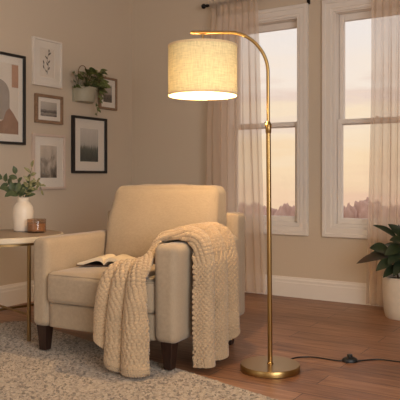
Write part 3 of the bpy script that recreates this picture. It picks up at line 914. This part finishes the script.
hill = [(-iw + .004, -ih + .004), (iw - .004, -ih + .004)] + [(iw - 0.004, -ih + 0.09), (iw - 0.05, -ih + 0.15), (iw - 0.085, -ih + 0.185), (iw - 0.115, -ih + 0.16), (0.05, -ih + 0.10), (-0.05, -ih + 0.06), (-iw + .004, -ih + 0.05)]
flat(hill, -0.0112).build('shape', M['art_terra'], pr_, smooth=False)
# botanical
p, pr_, iw, ih = picture(-1.178, -0.886, 1.577, 1.928, 0.014, M['white_frame'], 0.055, 'white-framed botanical sprig drawing, highest of the small frames', M['paper'])
M['ink'] = mat('ink', lin(70, 62, 50), 0.9)
dr = MB()
dr.tube([(0.0, -0.0108, -0.085), (0.012, -0.0108, -0.02), (0.004, -0.0108, 0.04), (0.02, -0.0108, 0.085)], 0.0014, 5)
for x, z, a, l in ((0.012, -0.05, 60, .03), (0.012, -0.02, 125, .035), (0.01, 0.0, 50, .034), (0.006, 0.03, 140, .035), (0.012, 0.06, 40, .04), (0.02, 0.08, 90, .03), (-0.03, -0.01, 110, .03), (-0.035, -0.045, 90, .028), (0.0, -0.07, 130, .026)):
    dr.leaf((x, -0.0109, z), (x + l * math.cos(R(a)), -0.0109, z + l * math.sin(R(a))), 0.011, up=(0, -1, 0), fold=0, arch=0)
dr.tube([(0.006, -0.0108, -0.075), (-0.03, -0.0108, -0.04), (-0.038, -0.0108, 0.015)], 0.0012, 5)
dr.build('drawing', M['ink'], pr_)
picture(-1.154, -0.875, 1.303, 1.516, 0.022, M['oak_frame'], 0.032, 'small oak-framed seascape between two white frames', art('sea_print', 'sea'), mwz=0.030)
picture(-1.182, -0.849, 0.812, 1.222, 0.018, M['blush_frame'], 0.062, 'white-framed misty landscape just above the vase', art('mist_print', 'mist'), mwz=0.066)
picture(-0.768, -0.366, 0.934, 1.386, 0.020, M['black_frame'], 0.072, 'black-framed print of misty pine forest below the hanging planter', art('forest_print', 'forest'), 0.03, mwz=0.072)
picture(-0.452, -0.230, 1.466, 1.734, 0.018, M['oak_frame'], 0.036, 'small oak-framed landscape partly behind the hanging planter', art('field_print', 'field'), mwz=0.042)

# ================================================================== planter on the left wall
PY = -0.637
hp = tag(empty('hanging_planter', (0.0, PY, 1.495), R(90)), 'half-round pale wall planter with trailing variegated pothos', 'planter')
hr = 0.118
prof = [(0.0, 0.0), (0.080, 0.0), (0.092, 0.006), (0.100, 0.04), (hr - 0.004, 0.10), (hr, 0.118), (hr - 0.008, 0.118), (hr - 0.012, 0.10), (0.0, 0.095)]
hpot = MB().lathe(prof, 28, (0, -0.002, 0), a0=PI, a1=2 * PI)
hpot.build('pot', M['sage_ceramic'], hp)
MB().box(-hr, hr, -0.006, -0.001, 0.0, 0.118).build('back_plate', M['sage_ceramic'], hp, smooth=False)
MB().lathe([(0.0, 0.1), (hr - 0.012, 0.1)], 28, (0, -0.006, 0), a0=PI, a1=2 * PI).build('soil', M['soil'], hp)
MB().tube([(-0.052, -0.006, 0.115)] + [(0.052 * math.cos(R(180 - a)), -0.006, 0.235 + 0.062 * math.sin(R(a))) for a in range(0, 181, 12)] + [(0.052, -0.006, 0.115)], 0.0025, 6).build('hanger', M['aged_brass'], hp)
rg = random.Random(5)
fol = MB(); stm = MB()
for i in range(52):
    a = rg.uniform(PI * 1.02, PI * 1.98)
    rr = rg.uniform(0.02, 0.115); 
    x, y = rr * math.cos(a) * 1.1, min(-0.012, rr * math.sin(a))
    bz = 0.10
    tipd = Vector((x * 0.95 + rg.uniform(-.03, .03), y * 0.8 - 0.02, rg.uniform(0.0, 0.13) + 0.025 - abs(x) * 0.22))
    b0 = Vector((x * 0.55, y * 0.7 - 0.008, bz + 0.005)); nd = b0 + Vector((tipd.x * 0.8, tipd.y * 0.75, tipd.z * 1.0))
    stm.tube([tuple(b0), tuple(nd)], 0.0014, 5)
    d = Vector((tipd.x + rg.uniform(-.5, .5) * .1, -abs(tipd.y) - 0.02, rg.uniform(-0.05, 0.03))).normalized()
    L_ = rg.uniform(0.060, 0.085)
    tip = nd + d * L_
    tip.y = min(tip.y, -0.012)
    fol.leaf(nd, tip, L_ * 0.72, up=(rg.uniform(-.4, .4), -0.9, 0.65), fold=0.2, arch=0.10, sharp=0.6)
vines = [[(0.02, -0.10, 0.105), (0.035, -0.126, 0.09), (0.040, -0.126, 0.03), (0.030, -0.122, -0.03), (0.045, -0.118, -0.07), (0.040, -0.115, -0.105)],
         [(0.05, -0.085, 0.105), (0.070, -0.112, 0.085), (0.074, -0.112, 0.03), (0.066, -0.11, -0.045)],
         [(-0.07, -0.06, 0.105), (-0.112, -0.062, 0.12), (-0.145, -0.055, 0.115)],
         [(0.08, -0.05, 0.105), (0.130, -0.06, 0.115), (0.160, -0.06, 0.095), (0.165, -0.06, 0.06)]]
for v in vines:
    cc = catmull(np.array(v), np.linspace(0, len(v) - 1, 16))
    stm.tube([tuple(p) for p in cc], 0.0014, 5)
    for j in range(5, 16, 3):
        c = Vector(cc[j]); sg = 1 if j % 2 else -1
        d = Vector((sg * 0.7 + rg.uniform(-.3, .3), -0.35, rg.uniform(-0.9, 0.1))).normalized()
        L_ = rg.uniform(0.036, 0.05)
        fol.leaf(c, c + d * L_, L_ * 0.7, up=(0, -1, 0.4), fold=0.2, arch=0.1, sharp=0.6)
stm.build('vines', M['stem'], hp)
fol.build('leaves', M['pothos_leaf'], hp)

# ================================================================== curtain rod and sheer curtains
RODZ, RODY = 2.272, -0.095
rod = tag(empty('curtain_rod', (1.78, RODY, RODZ)), 'black curtain rod across the top of both windows', 'curtain rod')
MB().tube([(-0.945, 0, 0), (0.98, 0, 0)], 0.0095, 14).build('pole', M['black_metal'], rod)
fin = [(0.0, 0.0), (0.013, 0.0), (0.013, 0.010), (0.009, 0.013), (0.009, 0.020), (0.017, 0.026), (0.021, 0.037), (0.018, 0.048), (0.009, 0.055), (0.0, 0.056)]
for s_ in (-1, 1):
    x0 = -0.94 if s_ < 0 else 0.975
    MB().lathe(fin, 20).map(lambda p: Vector((x0 + s_ * p.z, p.x, p.y))).build('finial', M['black_metal'], rod)
for x in (-0.90, -0.115, 0.93):
    br_ = MB()
    br_.box(x - 0.012, x + 0.012, 0.086, 0.0945, -0.085, 0.03)
    br_.tube([(x, 0.088, -0.015), (x, 0.03, -0.018), (x, 0, -0.016)], 0.006, 8)
    br_.build('bracket', M['black_metal'], rod, smooth=False)

def curtain(name, xl, xr, label, npl, seed, y0=RODY, ztop=RODZ + 0.035, zbot=0.022, amp0=0.030):
    """xl, xr: edge positions at (top, middle, bottom)"""
    nzs, nxs = 70, npl * 14
    V = np.zeros((nzs + 1, nxs + 1, 3))
    rs = np.random.RandomState(seed)
    ph = np.cumsum(rs.uniform(0.7, 1.3, npl + 2)); 
    for i in range(nzs + 1):
        t = i / nzs; z = ztop + (zbot - ztop) * t
        a = np.interp(t, [0, 0.45, 1], xl); b3 = np.interp(t, [0, 0.45, 1], xr)
        q = np.linspace(0, 1, nxs + 1)
        qq = q + 0.012 * np.sin(q * 23 + seed) * t
        pp = np.interp(q * npl, np.arange(npl + 1), (ph[:npl + 1] - ph[0]) / (ph[npl] - ph[0]) * npl)
        w = np.sin(2 * PI * pp + 0.5 * np.sin(3 * t + seed))
        w2 = np.sin(2 * PI * pp * 2.3 + seed + t * 1.5)
        am = amp0 * (0.42 + 0.58 * min(1, t * 3)) 
        V[i, :, 0] = a + (b3 - a) * qq + 0.006 * np.sin(4 * PI * pp + 1) * min(1, t * 4)
        yy = w * am * 0.8 + w2 * am * 0.2
        if z > RODZ - 0.02:   # gathered pocket round the rod
            yy = -0.0155 - 0.004 * (1 + w)
        V[i, :, 1] = y0 + yy
        V[i, :, 2] = z
    idx = np.arange((nzs + 1) * (nxs + 1)).reshape(nzs + 1, nxs + 1)
    Q = np.stack([idx[:-1, :-1], idx[:-1, 1:], idx[1:, 1:], idx[1:, :-1]], -1).reshape(-1, 4)
    o = grid_mesh(name, V.reshape(-1, 3), Q, M['sheer'])
    return tag(o, label, 'curtain', 'sheer curtains')
curtain('sheer_curtain', (0.865, 0.815, 0.80), (1.285, 1.315, 1.365), 'sheer pinkish curtain hanging left of the windows behind the armchair', 8, 1)
curtain('sheer_curtain', (2.165, 2.155, 2.122), (2.70, 2.70, 2.72), 'sheer pinkish curtain hanging right of the windows behind the potted plant', 10, 2, amp0=0.028)

# ================================================================== potted rubber plant
PP = (2.452, -0.292)
pt = tag(empty('potted_plant', (PP[0], PP[1], 0), R(32.35)), 'dark-leaved rubber plant in a white pot by the right curtain', 'potted plant')
MB().lathe([(0.0, 0.0), (0.118, 0.0), (0.124, 0.006), (0.134, 0.06), (0.141, 0.17), (0.144, 0.262), (0.141, 0.266), (0.135, 0.264), (0.132, 0.235), (0.0, 0.235)], 56).build('pot', M['pot_ceramic'], pt)
MB().lathe([(0.0, 0.248), (0.07, 0.244), (0.131, 0.240)], 40).build('soil', M['soil'], pt)
sb = MB()
stems = [[(-.01, 0, .24), (-.02, -.01, .36), (-.035, -.01, .50)], [(.03, -.01, .24), (.04, -.02, .40), (.05, -.02, .60)], [(-.04, .0, .24), (-.07, -.02, .33), (-.10, -.03, .40)], [(.06, .01, .24), (.10, .0, .36), (.13, .0, .48)]]
for s_ in stems:
    sb.tube([tuple(p) for p in catmull(np.array(s_), np.linspace(0, 2, 12))], list(np.linspace(.007, .004, 12)), 8)
sb.build('stems', M['bark'], pt)
# local axes: x right, y away; leaves as (base, tip, width)
LV = [((-.05, -.04, .34), (-.17, -.10, .27), .055, 'rubber_leaf'), ((-.08, -.02, .40), (-.225, .0, .41), .06, 'rubber_leaf'), ((.05, -.03, .62), (-.02, .0, .72), .05, 'rubber_leaf'), ((.0, -.03, .44), (-.11, -.10, .44), .07, 'rubber_leaf'),
      ((-.06, -.03, .38), (-.20, -.02, .385), .07, 'rubber_leaf'), ((.02, -.05, .35), (-.05, -.16, .265), .06, 'rubber_leaf'), ((-.02, -.02, .52), (-.11, .0, .60), .055, 'rubber_leaf'), ((.0, -.06, .52), (-.05, -.15, .50), .07, 'rubber_leaf'),
      ((-.10, -.03, .40), (-.325, -.05, .352), .058, 'red_leaf'), ((-.10, -.03, .42), (-.245, -.06, .452), .085, 'rubber_leaf'),
      ((-.05, -.02, .50), (-.215, -.03, .595), .052, 'rubber_leaf'), ((-.09, -.06, .38), (-.22, -.12, .315), .062, 'rubber_leaf'),
      ((-.03, -.05, .46), (-.165, -.12, .415), .070, 'rubber_leaf'), ((-.04, -.05, .42), (-.15, -.14, .36), .072, 'rubber_leaf'),
      ((-.01, -.05, .48), (-.13, -.10, .505), .070, 'rubber_leaf'), ((-.035, .0, .50), (-.045, -.01, .60), .030, 'red_leaf'),
      ((-.02, -.04, .38), (-.12, -.15, .285), .062, 'rubber_leaf'), ((.0, -.05, .40), (-.03, -.17, .325), .080, 'rubber_leaf'),
      ((.03, -.05, .46), (-.03, -.17, .43), .082, 'rubber_leaf'), ((.04, -.03, .55), (-.04, -.10, .56), .072, 'rubber_leaf'),
      ((.05, -.02, .60), (.00, -.05, .735), .058, 'rubber_leaf'), ((.05, -.02, .60), (.12, -.03, .71), .060, 'rubber_leaf'),
      ((.05, -.04, .52), (.03, -.16, .50), .085, 'rubber_leaf'), ((.06, -.05, .42), (.07, -.18, .36), .085, 'rubber_leaf'),
      ((.08, -.04, .40), (.16, -.13, .36), .08, 'rubber_leaf'), ((.13, 0, .48), (.26, -.04, .50), .075, 'rubber_leaf'),
      ((.12, 0, .45), (.24, -.08, .40), .075, 'rubber_leaf'), ((.13, 0, .48), (.19, -.02, .60), .06, 'rubber_leaf'),
      ((.0, .03, .42), (-.10, .11, .46), .07, 'rubber_leaf'), ((.05, .03, .50), (.08, .12, .58), .07, 'rubber_leaf'), ((.10, .03, .42), (.20, .10, .42), .07, 'rubber_leaf')]
for kname in ('rubber_leaf', 'red_leaf'):
    mb = MB()
    rgp = random.Random(3)
    for a, b3, w, k_ in LV:
        u_ = (rgp.uniform(-.3, .3), -0.75, 0.8)
        if k_ == kname: mb.leaf(a, b3, w * 1.1, up=u_, fold=0.18, arch=0.10, n=9, sharp=0.9)
    o = mb.build('leaves', M[kname], pt)
    if kname == 'red_leaf': o['label'] = 'reddish leaves'
